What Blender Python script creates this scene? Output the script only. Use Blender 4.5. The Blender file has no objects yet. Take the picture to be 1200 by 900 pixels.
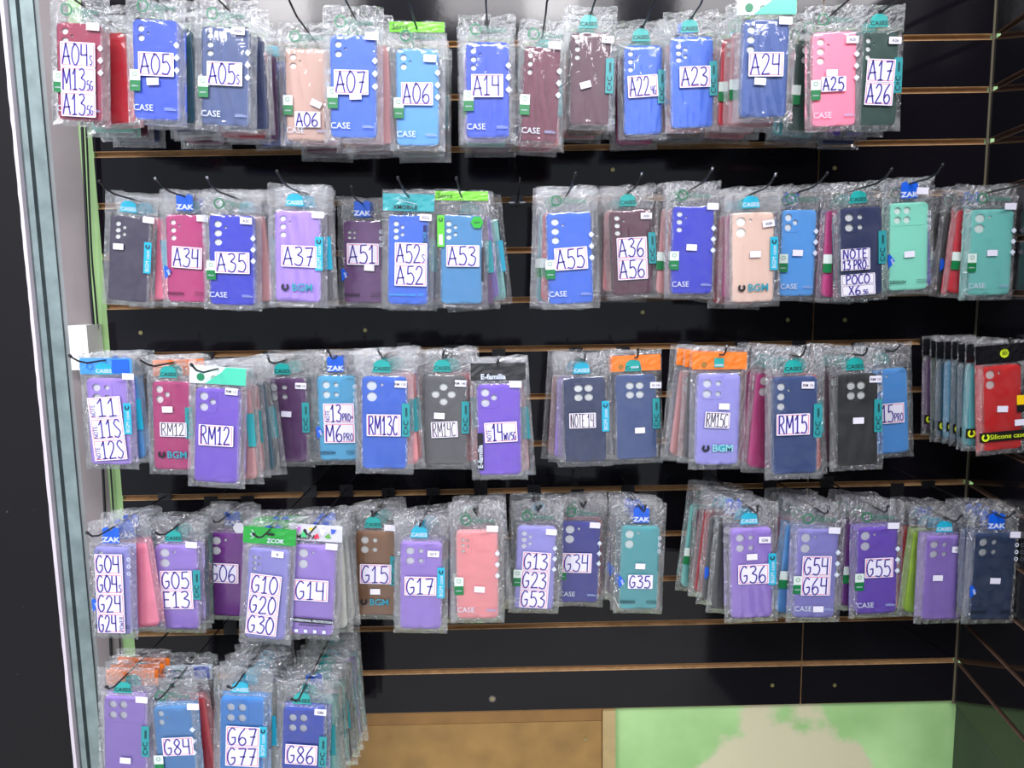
import bpy, math, random
from mathutils import Vector, Matrix
random.seed(7)
S = bpy.context.scene
COL = S.collection

# ------------------------------------------------------------ camera, world, lights, exposure
Z0 = 2.0                       # height of the topmost groove in view
CAMP = Vector((0, -1.5776, Z0 - 0.4691))
YAW, PITCH, ROLL, F = 0.0099, 0.1286, -0.0167, 900.0
def axes():
    cy, sy, cp, sp = math.cos(YAW), math.sin(YAW), math.cos(PITCH), math.sin(PITCH)
    r = Vector((cy, -sy, 0)); f = Vector((sy*cp, cy*cp, -sp)); u = r.cross(f)
    c, s = math.cos(ROLL), math.sin(ROLL)
    return c*r + s*u, -s*r + c*u, f
AR, AU, AF = axes()
cam = bpy.data.objects.new('camera', bpy.data.cameras.new('camera')); COL.objects.link(cam)
m = Matrix.Identity(4)
for i in range(3):
    m[i][0] = AR[i]; m[i][1] = AU[i]; m[i][2] = -AF[i]; m[i][3] = CAMP[i]
cam.matrix_world = m
cam.data.sensor_width = 36; cam.data.lens = F/1200*36; cam.data.clip_start = 0.02
S.camera = cam
def at(px, py, Y):
    """point on the vertical plane y=Y that the photograph shows at pixel px,py"""
    d = AF + AR*((px-600)/F) + AU*((450-py)/F)
    return CAMP + d*((Y - CAMP.y)/d.y)
def depth(P): return (P - CAMP).dot(AF)

S.view_settings.view_transform = 'Standard'
S.view_settings.look = 'None'
S.view_settings.exposure = 0.02
S.view_settings.gamma = 1.0
S.cycles.transparent_max_bounces = 40
S.cycles.max_bounces = 6
W = bpy.data.worlds.new('world'); S.world = W; W.use_nodes = True
W.node_tree.nodes['Background'].inputs[0].default_value = (0.80, 0.88, 1.0, 1)
W.node_tree.nodes['Background'].inputs[1].default_value = 0.85
def area(x, y, z, sx, sy, power, aim, col=(1, .97, 1.0)):
    l = bpy.data.lights.new('panel_or_fill_light', 'AREA'); l.shape = 'RECTANGLE'  # ceiling panels, and the added fill lamps too
    l.size = sx; l.size_y = sy; l.energy = power; l.color = col
    o = bpy.data.objects.new('panel_or_fill_light', l); COL.objects.link(o)
    o.location = (x, y, z)
    o.rotation_euler = (Vector(aim) - Vector((x, y, z))).to_track_quat('-Z', 'Y').to_euler()
    return o
for lx in (-0.99, 0.25, 1.75):
    area(lx, -2.15, 2.86, 0.24, 0.55, 8, (lx*.6, 0, 1.3))
for lx in (-1.3, -.2, .9):  # added lamps, set high to light the stacks from above
    area(lx, -2.8, 3.35, 0.5, 0.3, 6, (lx*.5, 0, 1.2))
for lx in (-1.5, 0.15, 1.8):  # added large lamps behind the camera, more frontal light for the lower rows
    area(lx, -3.9, 3.75, 1.1, 0.9, 56, (lx*.6, 0, 0.6))
for lx, ly in ((-2.0, -1.4), (-.6, -1.6), (.55, -2.2), (2.3, -2.4), (-2.4, -3.0), (0.9, -5.0)):  # added small tubes, only for more glints on the bag film
    area(lx, ly, 3.4 if ly > -4 else 4.0, 0.14, 0.9, 5, (lx*.3, 0, 1.0))

# ------------------------------------------------------------ materials
def lin(c):
    c /= 255
    return c/12.92 if c <= .04045 else ((c+.055)/1.055)**2.4
def rgb(r, g, b): return (lin(r), lin(g), lin(b), 1)
MATS = {}
def mat(name, col, rough=.5, spec=.5, coat=0, metal=0, noise=0, nscale=40, bump=0, bscale=60, emit=0):
    if name in MATS: return MATS[name]
    M = bpy.data.materials.new(name); M.use_nodes = True; nt = M.node_tree
    b = nt.nodes['Principled BSDF']
    b.inputs['Base Color'].default_value = rgb(*col)
    b.inputs['Roughness'].default_value = rough; b.inputs['Metallic'].default_value = metal
    b.inputs['Specular IOR Level'].default_value = spec
    b.inputs['Coat Weight'].default_value = coat; b.inputs['Coat Roughness'].default_value = .12
    if noise or bump:
        tc = nt.nodes.new('ShaderNodeTexCoord')
    if noise:
        n = nt.nodes.new('ShaderNodeTexNoise'); n.inputs['Scale'].default_value = nscale; n.inputs['Detail'].default_value = 5
        r = nt.nodes.new('ShaderNodeMapRange'); r.inputs[1].default_value = .3; r.inputs[2].default_value = .7
        r.inputs[3].default_value = 1-noise; r.inputs[4].default_value = 1+noise*.6
        x = nt.nodes.new('ShaderNodeMix'); x.data_type = 'RGBA'; x.blend_type = 'MULTIPLY'; x.inputs[0].default_value = 1
        x.inputs[6].default_value = rgb(*col)
        nt.links.new(tc.outputs['Object'], n.inputs['Vector']); nt.links.new(n.outputs[0], r.inputs[0])
        nt.links.new(r.outputs[0], x.inputs[7]); nt.links.new(x.outputs[2], b.inputs['Base Color'])
    if bump:
        n = nt.nodes.new('ShaderNodeTexNoise'); n.inputs['Scale'].default_value = bscale; n.inputs['Detail'].default_value = 3
        bp = nt.nodes.new('ShaderNodeBump'); bp.inputs['Strength'].default_value = bump; bp.inputs['Distance'].default_value = .002
        nt.links.new(tc.outputs['Object'], n.inputs['Vector']); nt.links.new(n.outputs[0], bp.inputs['Height'])
        nt.links.new(bp.outputs[0], b.inputs['Normal'])
    MATS[name] = M
    return M

def film(name, milk, tint, bstr, gloss, bscale=90, rough=.1):
    """clear crinkled plastic film: see-through, a little milky, sharp glints on the folds"""
    M = bpy.data.materials.new(name); M.use_nodes = True; nt = M.node_tree; nt.nodes.clear()
    N = nt.nodes.new; L = nt.links.new
    out = N('ShaderNodeOutputMaterial'); tc = N('ShaderNodeTexCoord'); oi = N('ShaderNodeObjectInfo')
    add = N('ShaderNodeVectorMath'); add.operation = 'ADD'
    sc = N('ShaderNodeVectorMath'); sc.operation = 'SCALE'; sc.inputs['Scale'].default_value = 7.0
    cmb = N('ShaderNodeCombineXYZ')
    L(oi.outputs['Random'], cmb.inputs[0]); L(oi.outputs['Random'], cmb.inputs[2]); L(cmb.outputs[0], sc.inputs[0])
    L(tc.outputs['Object'], add.inputs[0]); L(sc.outputs[0], add.inputs[1])
    v = N('ShaderNodeTexVoronoi'); v.feature = 'F1'; v.inputs['Scale'].default_value = bscale
    n = N('ShaderNodeTexNoise'); n.inputs['Scale'].default_value = bscale*1.3; n.inputs['Detail'].default_value = 4; n.inputs['Distortion'].default_value = 1.2
    wn = N('ShaderNodeVectorMath'); wn.operation = 'MULTIPLY_ADD'; wn.inputs[1].default_value = (.02, .02, .02)
    L(n.outputs['Color'], wn.inputs[0]); L(add.outputs[0], wn.inputs[2]); L(wn.outputs[0], v.inputs['Vector'])
    L(add.outputs[0], n.inputs['Vector'])
    mx = N('ShaderNodeMath'); mx.operation = 'ADD'; L(v.outputs['Distance'], mx.inputs[0]); L(n.outputs[0], mx.inputs[1])
    bp = N('ShaderNodeBump'); bp.inputs['Strength'].default_value = bstr; bp.inputs['Distance'].default_value = .004
    L(mx.outputs[0], bp.inputs['Height'])
    tr = N('ShaderNodeBsdfTransparent'); tr.inputs[0].default_value = tint
    df = N('ShaderNodeBsdfDiffuse'); df.inputs[0].default_value = (.86, .88, .92, 1); L(bp.outputs[0], df.inputs['Normal'])
    gl = N('ShaderNodeBsdfGlossy'); gl.inputs['Roughness'].default_value = rough; L(bp.outputs[0], gl.inputs['Normal'])
    gl.inputs[0].default_value = (1, 1, 1, 1)
    m1 = N('ShaderNodeMixShader')
    mr = N('ShaderNodeMapRange'); mr.inputs[1].default_value = .35; mr.inputs[2].default_value = .7
    mr.inputs[3].default_value = milk*.4; mr.inputs[4].default_value = milk*1.7
    L(n.outputs[0], mr.inputs[0]); L(mr.outputs[0], m1.inputs[0]); L(tr.outputs[0], m1.inputs[1]); L(df.outputs[0], m1.inputs[2])
    fr = N('ShaderNodeFresnel'); fr.inputs[0].default_value = 1.5; L(bp.outputs[0], fr.inputs['Normal'])
    mm = N('ShaderNodeMath'); mm.operation = 'MULTIPLY'; mm.inputs[1].default_value = gloss; mm.use_clamp = True
    L(fr.outputs[0], mm.inputs[0])
    m2 = N('ShaderNodeMixShader'); L(mm.outputs[0], m2.inputs[0]); L(m1.outputs[0], m2.inputs[1]); L(gl.outputs[0], m2.inputs[2])
    L(m2.outputs[0], out.inputs[0])
    return M
FILM = film('clear_bag_film', .02, (.98, .98, .985, 1), .06, 1.3, 40, .07)
FILM_EDGE = film('crinkled_bag_margin', .055, (.955, .96, .97, 1), .7, 3.6, 120, .11)
FILM_HEAD = film('milky_header_film', .085, (.945, .95, .965, 1), .7, 3.8, 100, .11)

PAL = dict(berry=(158, 36, 78), royal=(52, 88, 205), navy=(44, 56, 98), slate=(66, 88, 140), blue=(60, 110, 210), sky=(90, 160, 220), steel=(60, 92, 160),
    ultra=(52, 58, 195), darkblue=(45, 48, 150), lavender=(176, 146, 226), periwinkle=(166, 162, 228), violet=(134, 98, 212), purple=(115, 25, 140),
    plum=(100, 60, 112), maroon=(108, 34, 62), mauve=(92, 50, 66), magenta=(184, 54, 124), pink=(248, 150, 178), salmon=(248, 168, 172),
    rose=(200, 150, 150), tan=(200, 168, 156), beige=(226, 200, 186), red=(200, 36, 56), hotred=(228, 42, 42), coral=(235, 96, 92), orange=(222, 110, 70),
    brown=(138, 96, 60), black=(52, 54, 54), grey=(98, 98, 100), darkgreen=(44, 76, 68), teal=(84, 176, 182), mint=(150, 226, 206),
    seafoam=(128, 208, 200), tealblue=(74, 142, 190), turquoise=(78, 168, 206), darkteal=(38, 88, 108), lime=(165, 205, 50), cream=(205, 205, 195),
    duskplum=(66, 56, 82), azure=(62, 154, 230), nightblue=(52, 76, 118), white=(222, 226, 228))
CNAME = dict(berry='berry red', royal='royal blue', navy='navy', slate='slate blue', blue='blue', sky='sky blue', steel='steel blue', ultra='ultramarine', darkblue='dark blue',
    lavender='lavender', periwinkle='pale periwinkle', violet='violet', purple='deep purple', plum='plum', maroon='maroon', mauve='dark mauve', magenta='magenta',
    pink='pink', salmon='salmon pink', rose='dusty rose', tan='tan', beige='beige', red='crimson', hotred='bright red', coral='coral', orange='orange', brown='brown',
    black='black', grey='grey', darkgreen='dark green', teal='teal', mint='mint', seafoam='seafoam green', tealblue='teal blue', turquoise='turquoise',
    darkteal='dark teal', lime='lime green', cream='cream', duskplum='dark plum', azure='azure', nightblue='night blue', white='white')
def casemat(c): return mat('silicone_' + c, PAL[c], .42, .4, bump=.06, bscale=500)
WHITE = mat('white_paper', (222, 219, 234), .5)
CARD = mat("insert_card", (236, 240, 238), .6)
PINKL = mat('pink_border_ink', (218, 84, 124), .6)
GREYL = mat('grey_border_ink', (150, 130, 140), .6)
INK = mat('blue_violet_marker_ink', (58, 44, 140), .5)
INKB = mat('black_marker_ink', (36, 30, 44), .5)
PRINTW = mat('white_print', (200, 208, 222), .5)
PRINTK = mat('black_print', (24, 26, 34), .5)
GREEN = mat('logo_green', (20, 120, 82), .4)
LEAF = mat('label_green', (12, 112, 60), .4)
TEAL = mat('tag_teal', (30, 160, 155), .35, coat=.4)
DTEAL = mat('tab_teal', (40, 140, 146), .4)
CYAN = mat('tab_cyan', (30, 165, 195), .35, coat=.3)
BLUE = mat('tag_blue', (16, 88, 205), .35, coat=.4)
BGMT = mat('logo_teal', (50, 140, 160), .4)
BLACKP = mat('wire_black', (26, 26, 30), .35)
STEEL = mat('bright_steel', (170, 172, 176), .25, metal=1)

# ------------------------------------------------------------ mesh helpers
def new(name, me, parent=None, loc=(0, 0, 0), rot=(0, 0, 0), scale=(1, 1, 1)):
    o = bpy.data.objects.new(name, me); COL.objects.link(o)
    o.location = loc; o.rotation_euler = rot; o.scale = scale
    if parent: o.parent = parent
    return o
def mesh(name, vs, fs, *mats, idx=None, smooth=False):
    me = bpy.data.meshes.new(name); me.from_pydata([tuple(v) for v in vs], [], fs); me.update()
    for x in mats: me.materials.append(x)
    if idx: me.polygons.foreach_set('material_index', idx)
    if smooth: me.polygons.foreach_set('use_smooth', [True]*len(fs))
    return me
class MB:
    def __init__(s): s.v = []; s.f = []
    def box(s, x0, x1, y0, y1, z0, z1):
        b = len(s.v)
        s.v += [(x0,y0,z0),(x1,y0,z0),(x1,y1,z0),(x0,y1,z0),(x0,y0,z1),(x1,y0,z1),(x1,y1,z1),(x0,y1,z1)]
        s.f += [tuple(b+i for i in q) for q in ((0,1,5,4),(1,2,6,5),(2,3,7,6),(3,0,4,7),(4,5,6,7),(3,2,1,0))]
        return s
    def slab(s, x0, x1, z0, z1, y, t=.0003, rot=0):
        b = len(s.v); s.box(x0, x1, y-t, y, z0, z1)
        if rot: s.turn(b, rot)
        return s
    def turn(s, b, rot, c=None):
        if c is None:
            xs = [p[0] for p in s.v[b:]]; zs = [p[2] for p in s.v[b:]]
            c = ((min(xs)+max(xs))/2, (min(zs)+max(zs))/2)
        ca, sa = math.cos(rot), math.sin(rot)
        for i in range(b, len(s.v)):
            x, y, z = s.v[i]; x -= c[0]; z -= c[1]
            s.v[i] = (c[0]+ca*x-sa*z, y, c[1]+sa*x+ca*z)
    def ngon(s, pts, y, t=.0003):
        """flat prism from outline pts (x,z) counter-clockwise seen from the front"""
        b = len(s.v); n = len(pts)
        s.v += [(p[0], y-t, p[1]) for p in pts] + [(p[0], y, p[1]) for p in pts]
        s.f.append(tuple(range(b, b+n))); s.f.append(tuple(range(b+2*n-1, b+n-1, -1)))
        for i in range(n):
            j = (i+1) % n; s.f.append((b+i, b+n+i, b+n+j, b+j))
        return s
    def disc(s, x, z, r, y, n=14, t=.0003): return s.ngon([(x+r*math.cos(k*2*math.pi/n), z+r*math.sin(k*2*math.pi/n)) for k in range(n)], y, t)
    def ring(s, x, z, r0, r1, y, n=16, t=.0003, a0=0, a1=2*math.pi):
        b = len(s.v)
        for k in range(n+1):
            a = a0+(a1-a0)*k/n; c, q = math.cos(a), math.sin(a)
            s.v += [(x+r0*c, y-t, z+r0*q), (x+r1*c, y-t, z+r1*q)]
        for k in range(n): i = b+2*k; s.f.append((i, i+1, i+3, i+2))
        return s
    def ribbon(s, pts, w, y, t=.0003):
        """pen stroke through pts"""
        b = len(s.v); n = len(pts)
        for i, p in enumerate(pts):
            a = pts[max(0, i-1)]; c = pts[min(n-1, i+1)]
            dx, dz = c[0]-a[0], c[1]-a[1]; L = math.hypot(dx, dz) or 1
            nx, nz = -dz/L*w/2, dx/L*w/2
            s.v += [(p[0]+nx, y-t, p[1]+nz), (p[0]-nx, y-t, p[1]-nz)]
        for i in range(n-1): k = b+2*i; s.f.append((k, k+1, k+3, k+2))
        return s
    def tube(s, pts, r, n=6):
        b = len(s.v); pts = [Vector(p) for p in pts]
        for i, p in enumerate(pts):
            d = (pts[min(len(pts)-1, i+1)] - pts[max(0, i-1)]).normalized()
            a = d.cross(Vector((1, 0, 0)) if abs(d.x) < .9 else Vector((0, 0, 1))).normalized(); c = d.cross(a)
            for k in range(n):
                q = 2*math.pi*k/n; s.v.append(tuple(p + a*r*math.cos(q) + c*r*math.sin(q)))
        for i in range(len(pts)-1):
            for k in range(n):
                j = (k+1) % n; s.f.append((b+i*n+k, b+i*n+j, b+(i+1)*n+j, b+(i+1)*n+k))
        s.f.append(tuple(b+k for k in range(n))[::-1]); s.f.append(tuple(b+(len(pts)-1)*n+k for k in range(n)))
        return s
    def mesh(s, name, m, smooth=False): return mesh(name, s.v, s.f, m, smooth=smooth)

def from_curve(cu, name):
    o = bpy.data.objects.new('t', cu); COL.objects.link(o)
    dg = bpy.context.evaluated_depsgraph_get()
    me = bpy.data.meshes.new_from_object(o.evaluated_get(dg)); me.name = name
    bpy.data.objects.remove(o); bpy.data.curves.remove(cu)
    for v in me.vertices: x, y, z = v.co; v.co = (x, -z, y)
    me.materials.clear(); me.update()
    return me
TXT = {}
def text(s, size, m, bold=0, ext=.00015, align='LEFT', stretch=1):
    k = (s, round(size, 5), m.name, bold, align, stretch)
    if k not in TXT:
        cu = bpy.data.curves.new('t', 'FONT'); cu.body = s; cu.size = size; cu.extrude = ext; cu.offset = bold*size
        cu.align_x = align; cu.resolution_u = 2; cu.fill_mode = 'FRONT'
        me = from_curve(cu, 'lettering'); me.materials.append(m)
        if stretch != 1:
            for v in me.vertices: v.co.z *= stretch
        TXT[k] = me
    return TXT[k]
def rr(w, h, r, cx=0, cz=0, n=5):
    p = []
    for (sx, sz, a) in ((1, 1, 0), (-1, 1, 90), (-1, -1, 180), (1, -1, 270)):
        for k in range(n+1):
            t = math.radians(a + 90*k/n); p.append((cx+sx*(w/2-r)+r*math.cos(t), cz+sz*(h/2-r)+r*math.sin(t)))
    return p
def circ(x, z, r, n=14): return [(x+r*math.cos(2*math.pi*k/n), z+r*math.sin(2*math.pi*k/n)) for k in range(n)]
def plate(loops, ext, bev, name):
    cu = bpy.data.curves.new('c', 'CURVE'); cu.dimensions = '2D'; cu.fill_mode = 'BOTH'
    cu.extrude = ext; cu.bevel_depth = bev; cu.bevel_resolution = 1; cu.offset = -bev
    for L in loops:
        sp = cu.splines.new('POLY'); sp.points.add(len(L)-1); sp.use_cyclic_u = True
        for q, p in zip(sp.points, L): q.co = (p[0], p[1], 0, 1)
    me = from_curve(cu, name); me.polygons.foreach_set('use_smooth', [False]*len(me.polygons)); return me

# ------------------------------------------------------------ marker handwriting
def smooth(p, n=4):
    if len(p) < 3: return p
    o = []
    for i in range(len(p)-1):
        a, b, c, d = p[max(0, i-1)], p[i], p[i+1], p[min(len(p)-1, i+2)]
        for k in range(n):
            t = k/n
            o.append(tuple(.5*(2*b[j]+(c[j]-a[j])*t+(2*a[j]-5*b[j]+4*c[j]-d[j])*t*t+(3*b[j]-a[j]-3*c[j]+d[j])*t**3) for j in (0, 1)))
    return o + [p[-1]]
# glyph: (width, [(curved?, points)...])
GL = {
'A': (.46, [(0, [(0, 0), (.2, 1)]), (0, [(.2, 1), (.42, 0)]), (0, [(.04, .34), (.42, .38)])]),
'0': (.42, [(1, [(.2, 1), (.04, .75), (.02, .3), (.18, 0), (.36, .25), (.38, .7), (.2, 1), (.1, .95)])]),
'O': (.42, [(1, [(.2, 1), (.04, .75), (.02, .3), (.18, 0), (.36, .25), (.38, .7), (.2, 1), (.1, .95)])]),
'1': (.34, [(0, [(.02, .72), (.17, 1)]), (0, [(.17, 1), (.16, 0)]), (0, [(.02, .01), (.3, .03)])]),
'2': (.44, [(1, [(.02, .78), (.16, 1), (.34, .86), (.28, .5), (.02, .02)]), (0, [(.02, .02), (.42, .05)])]),
'3': (.42, [(1, [(.03, .93), (.24, 1), (.34, .8), (.14, .56)]), (1, [(.14, .56), (.38, .42), (.32, .08), (.16, 0), (.01, .1)])]),
'4': (.42, [(0, [(.05, 1), (.03, .5)]), (0, [(.03, .5), (.38, .52)]), (0, [(.34, 1), (.34, 0)])]),
'5': (.42, [(0, [(.38, 1), (.09, .98)]), (0, [(.09, .98), (.07, .55)]), (1, [(.07, .55), (.26, .62), (.4, .34), (.28, .02), (.01, .06)])]),
'6': (.42, [(1, [(.32, 1), (.08, .6), (.04, .2), (.18, 0), (.36, .14), (.34, .38), (.18, .46), (.05, .28)])]),
'7': (.4, [(0, [(.02, .96), (.38, 1)]), (0, [(.38, 1), (.18, 0)]), (0, [(.1, .5), (.36, .52)])]),
'8': (.42, [(1, [(.2, .52), (.05, .75), (.2, 1), (.34, .78), (.2, .52), (.03, .22), (.2, 0), (.37, .24), (.2, .52)])]),
'G': (.44, [(1, [(.36, .88), (.2, 1), (.04, .7), (.03, .25), (.18, 0), (.36, .18)]), (0, [(.36, .18), (.36, .46)]), (0, [(.36, .46), (.18, .42)])]),
'M': (.54, [(0, [(.02, 0), (.05, 1)]), (0, [(.05, 1), (.24, .3)]), (0, [(.24, .3), (.44, 1)]), (0, [(.44, 1), (.48, 0)])]),
'R': (.44, [(0, [(.05, 0), (.05, 1)]), (1, [(.02, 1), (.28, .98), (.34, .7), (.2, .54), (.05, .5)]), (0, [(.16, .5), (.4, 0)])]),
'P': (.4, [(0, [(.05, 0), (.05, 1)]), (1, [(.02, 1), (.28, .98), (.34, .7), (.2, .5), (.05, .46)])]),
'S': (.4, [(1, [(.36, .85), (.2, 1), (.05, .8), (.18, .55), (.35, .3), (.2, 0), (.02, .1)])]),
'N': (.46, [(0, [(.03, 0), (.05, 1)]), (0, [(.05, 1), (.36, 0)]), (0, [(.36, 0), (.38, 1)])]),
'T': (.4, [(0, [(.01, 1), (.38, .98)]), (0, [(.2, 1), (.19, 0)])]),
'E': (.38, [(0, [(.05, 0), (.05, 1)]), (0, [(.02, 1), (.32, .98)]), (0, [(.05, .52), (.28, .52)]), (0, [(.02, .02), (.34, .02)])]),
'C': (.4, [(1, [(.34, .88), (.2, 1), (.04, .65), (.05, .2), (.2, 0), (.36, .14)])]),
'X': (.44, [(0, [(.03, 1), (.4, 0)]), (0, [(.38, 1), (.02, 0)])]),
'W': (.54, [(0, [(.02, 1), (.12, 0)]), (0, [(.12, 0), (.25, .7)]), (0, [(.25, .7), (.38, 0)]), (0, [(.38, 0), (.48, 1)])]),
'+': (.4, [(0, [(.04, .5), (.36, .5)]), (0, [(.2, .7), (.2, .3)])]),
'I': (.2, [(0, [(.08, 1), (.08, 0)])]),
'L': (.36, [(0, [(.05, 1), (.05, 0)]), (0, [(.05, .02), (.34, .02)])]),
'/': (.3, [(0, [(.02, 0), (.26, 1)])]),
' ': (.22, []), '.': (.15, [(0, [(.04, .02), (.08, .05)])]),
}
def run(mb, s, x, z, h, w, sx, y, rot=0):
    """write s with its lower left corner at x,z; returns the advance"""
    b = len(mb.v); x0 = x
    for ch in s:
        g = GL[ch]; jz = random.uniform(-.02, .02)*h
        for cv, pts in g[1]:
            P = [(x+p[0]*h*sx, z+jz+p[1]*h) for p in pts]
            if cv: P = smooth(P, 4)
            mb.ribbon(P, w, y)
        x += g[0]*h*sx + h*.06*sx
    if rot:
        ca, sa = math.cos(rot), math.sin(rot)
        for i in range(b, len(mb.v)):
            vx, vy, vz = mb.v[i]; vx -= x0; vz -= z
            mb.v[i] = (x0+ca*vx-sa*vz, vy, z+sa*vx+ca*vz)
    return x-x0
def width(s, h): return sum(GL[c][0]*h+h*.06 for c in s)
def name_sticker(parent, x, z, w, h, spec, y, rot=0, kind='pink', label=None):
    """white sticker with a rounded border line and marker writing; spec: 'side|MAIN_small|side2'"""
    P = MB(); P.ngon(rr(w, h, .0012, n=2)[0:], 0, .0003)
    o = new('name_sticker', P.mesh('name_sticker', WHITE), parent, (x, y, z), (0, -rot, 0))
    if label: o['label'] = label
    if kind != 'plain':
        L = rr(w*.93, h*.9, .0022, n=3); L2 = rr(w*.93-.0020, h*.9-.0020, .0018, n=3)
        n = len(L); vs = [(p[0], -.0004, p[1]) for p in L] + [(p[0], -.0004, p[1]) for p in L2]
        fs = [(i, (i+1) % n, n+(i+1) % n, n+i) for i in range(n)]
        new('border_line', mesh('border_line', vs, fs, PINKL if kind == 'pink' else GREYL), o)
    T = MB(); pre, main, post = (spec.split('|') + ['', ''])[:3] if '|' in spec else ('', spec, '')
    small = ''
    if '_' in main: main, small = main.split('_')
    ch = h*.86; sw = .0024 if kind != 'grey' else .0014
    ws = width(small, ch*.42)
    avail = w*.88 - (h*.26 if pre else 0) - (h*.26 if post else 0)
    sx = min(1.45 if kind != 'grey' else 1.1, avail/(width(main, ch)+ws))
    xx = -(width(main, ch)+ws)*sx/2 + (h*.15 if pre else 0) - (h*.15 if post else 0)
    if pre: run(T, pre, -w*.44+h*.22, -h*.42, h*.2, .0010, min(1.6, h*.8/width(pre, h*.2)), -.0007, math.pi/2)
    if post: run(T, post, w*.46, -h*.4, h*.2, .0010, min(1.6, h*.8/width(post, h*.2)), -.0007, math.pi/2)
    a = run(T, main, xx, -h*.43, ch, sw, sx, -.0007)
    if small: run(T, small, xx+a, -h*.4, ch*.44, .0016, sx, -.0007)
    new('handwriting', T.mesh('handwriting', INKB if kind == 'grey' else INK), o)
    return o

# ------------------------------------------------------------ phone cases and bags (built once at 71 x 160 mm)
CW, CH = .071, .160
L_, T_ = -CW/2, CH/2
def P_(x, z, r): return (L_+x, T_-z, r)     # offset from the top left corner
LAY = {
 'v2':   ([P_(.013, .014, .0052), P_(.013, .029, .0052), P_(.024, .021, .0019)], None),
 'v3':   ([P_(.013, .014, .0048), P_(.013, .028, .0048), P_(.013, .042, .0048), P_(.024, .020, .0018)], None),
 'v3b':  ([P_(.014, .016, .0060), P_(.014, .032, .0060), P_(.014, .048, .0060), P_(.026, .022, .0020)], None),
 'v32':  ([P_(.014, .015, .0048), P_(.014, .027, .0048), P_(.014, .039, .0048), P_(.025, .021, .0033), P_(.025, .034, .0033)], None),
 's22':  ([P_(.012, .022, .0034), P_(.021, .022, .0028), P_(.012, .032, .0034), P_(.021, .032, .0028)], (.0055, .026, .0065, .038)),
 'q4':   ([P_(.017, .018, .0066), P_(.035, .018, .0066), P_(.017, .035, .0066), P_(.035, .035, .0066)], (.006, .046, .007, .046)),
 'q4w':  ([P_(.015, .014, .0066), P_(.032, .014, .0066), P_(.015, .031, .0066), P_(.032, .031, .0066)], (.001, .067, .002, .042)),
 'q22':  ([P_(.017, .017, .0072), P_(.035, .017, .0046), P_(.017, .035, .0072), P_(.035, .035, .0046)], (.006, .044, .006, .045)),
 'c4':   ([P_(.026, .020, .0072), P_(.043, .020, .0072), P_(.026, .037, .0072), P_(.043, .037, .0072)], (.016, .053, .010, .047)),
 'ring': ([P_(.034, .020, .0068), P_(.034, .046, .0068), P_(.021, .033, .0068), P_(.047, .033, .0068)], 'round'),
 'tri':  ([P_(.014, .014, .0072), P_(.014, .032, .0072), P_(.028, .023, .0052)], (.005, .036, .004, .042)),
 'v2b':  ([P_(.016, .016, .0080), P_(.016, .035, .0080), P_(.032, .014, .0024)], None),
 'mini3':([P_(.012, .017, .0036), P_(.012, .027, .0036), P_(.012, .037, .0036), P_(.020, .018, .0024), P_(.020, .028, .0024)], (.006, .026, .008, .042)),
 'n12':  ([P_(.020, .015, .0068), P_(.020, .034, .0068), P_(.032, .024, .0034)], (.006, .042, .006, .044)),
}
TH = .0095
CASES, BUMPS = {}, {}
def case_mesh(lay, c):
    if (lay, c) not in CASES:
        if lay not in BUMPS:
            holes, bump = LAY[lay]
            HL = [circ(*h) for h in holes]
            me = plate([rr(CW, CH, .0095)]+HL, .0005, .0011, 'case')
            # hollow back: a rim wall behind the plate
            vs = [tuple(v.co) for v in me.vertices]; fs = [tuple(p.vertices) for p in me.polygons]
            b = len(vs); n = 24; y0, y1 = .0, TH
            prof = [(0, 0), (.0006, .003), (.0002, TH-.0015), (.0022, TH-.0002), (.0035, TH-.001), (.0030, .001)]
            for ins, y in prof: vs += [(p[0], y, p[1]) for p in rr(CW-2*ins, CH-2*ins, .0095-ins*.8)]
            for k in range(len(prof)-1):
                for i in range(n):
                    j = (i+1) % n; fs.append((b+k*n+i, b+(k+1)*n+i, b+(k+1)*n+j, b+k*n+j))
            # two volume buttons on the right flank
            B = MB(); B.box(CW/2-.0005, CW/2+.0009, .003, .0065, .018, .036); B.box(CW/2-.0005, CW/2+.0009, .003, .0065, .003, .012)
            o = len(vs); vs += B.v; fs += [tuple(i+o for i in f) for f in B.f]
            bm_ = None
            if bump:
                if bump == 'round': loop = circ(L_+.034, T_-.033, .0255, 28)
                else:
                    x0, x1, z0, z1 = bump; loop = rr(x1-x0, z1-z0, min(.008, (x1-x0)*.3), L_+(x0+x1)/2, T_-(z0+z1)/2)
                bm_ = plate([loop]+[circ(h[0], h[1], h[2]*.98) for h in holes], .0003, .0006, 'camera_bump')
            BUMPS[lay] = (vs, fs, bm_)
        vs, fs, bm_ = BUMPS[lay]
        me = mesh('case', vs, fs, casemat(c))
        me.polygons.foreach_set('use_smooth', [False]*len(fs))
        b2 = None
        if bm_: b2 = bm_.copy(); b2.materials.append(casemat(c))
        CASES[(lay, c)] = (me, b2)
    return CASES[(lay, c)]
INSERT = MB(); INSERT.ngon(rr(CW-.008, CH-.008, .007), 0, .0008); INSERT = INSERT.mesh('insert_card', CARD)
MG, HB, HT, BB = .0105, .0065, .046, .009      # side margin, seal line, header top above the case, bottom margin
HOLE = .033
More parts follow.
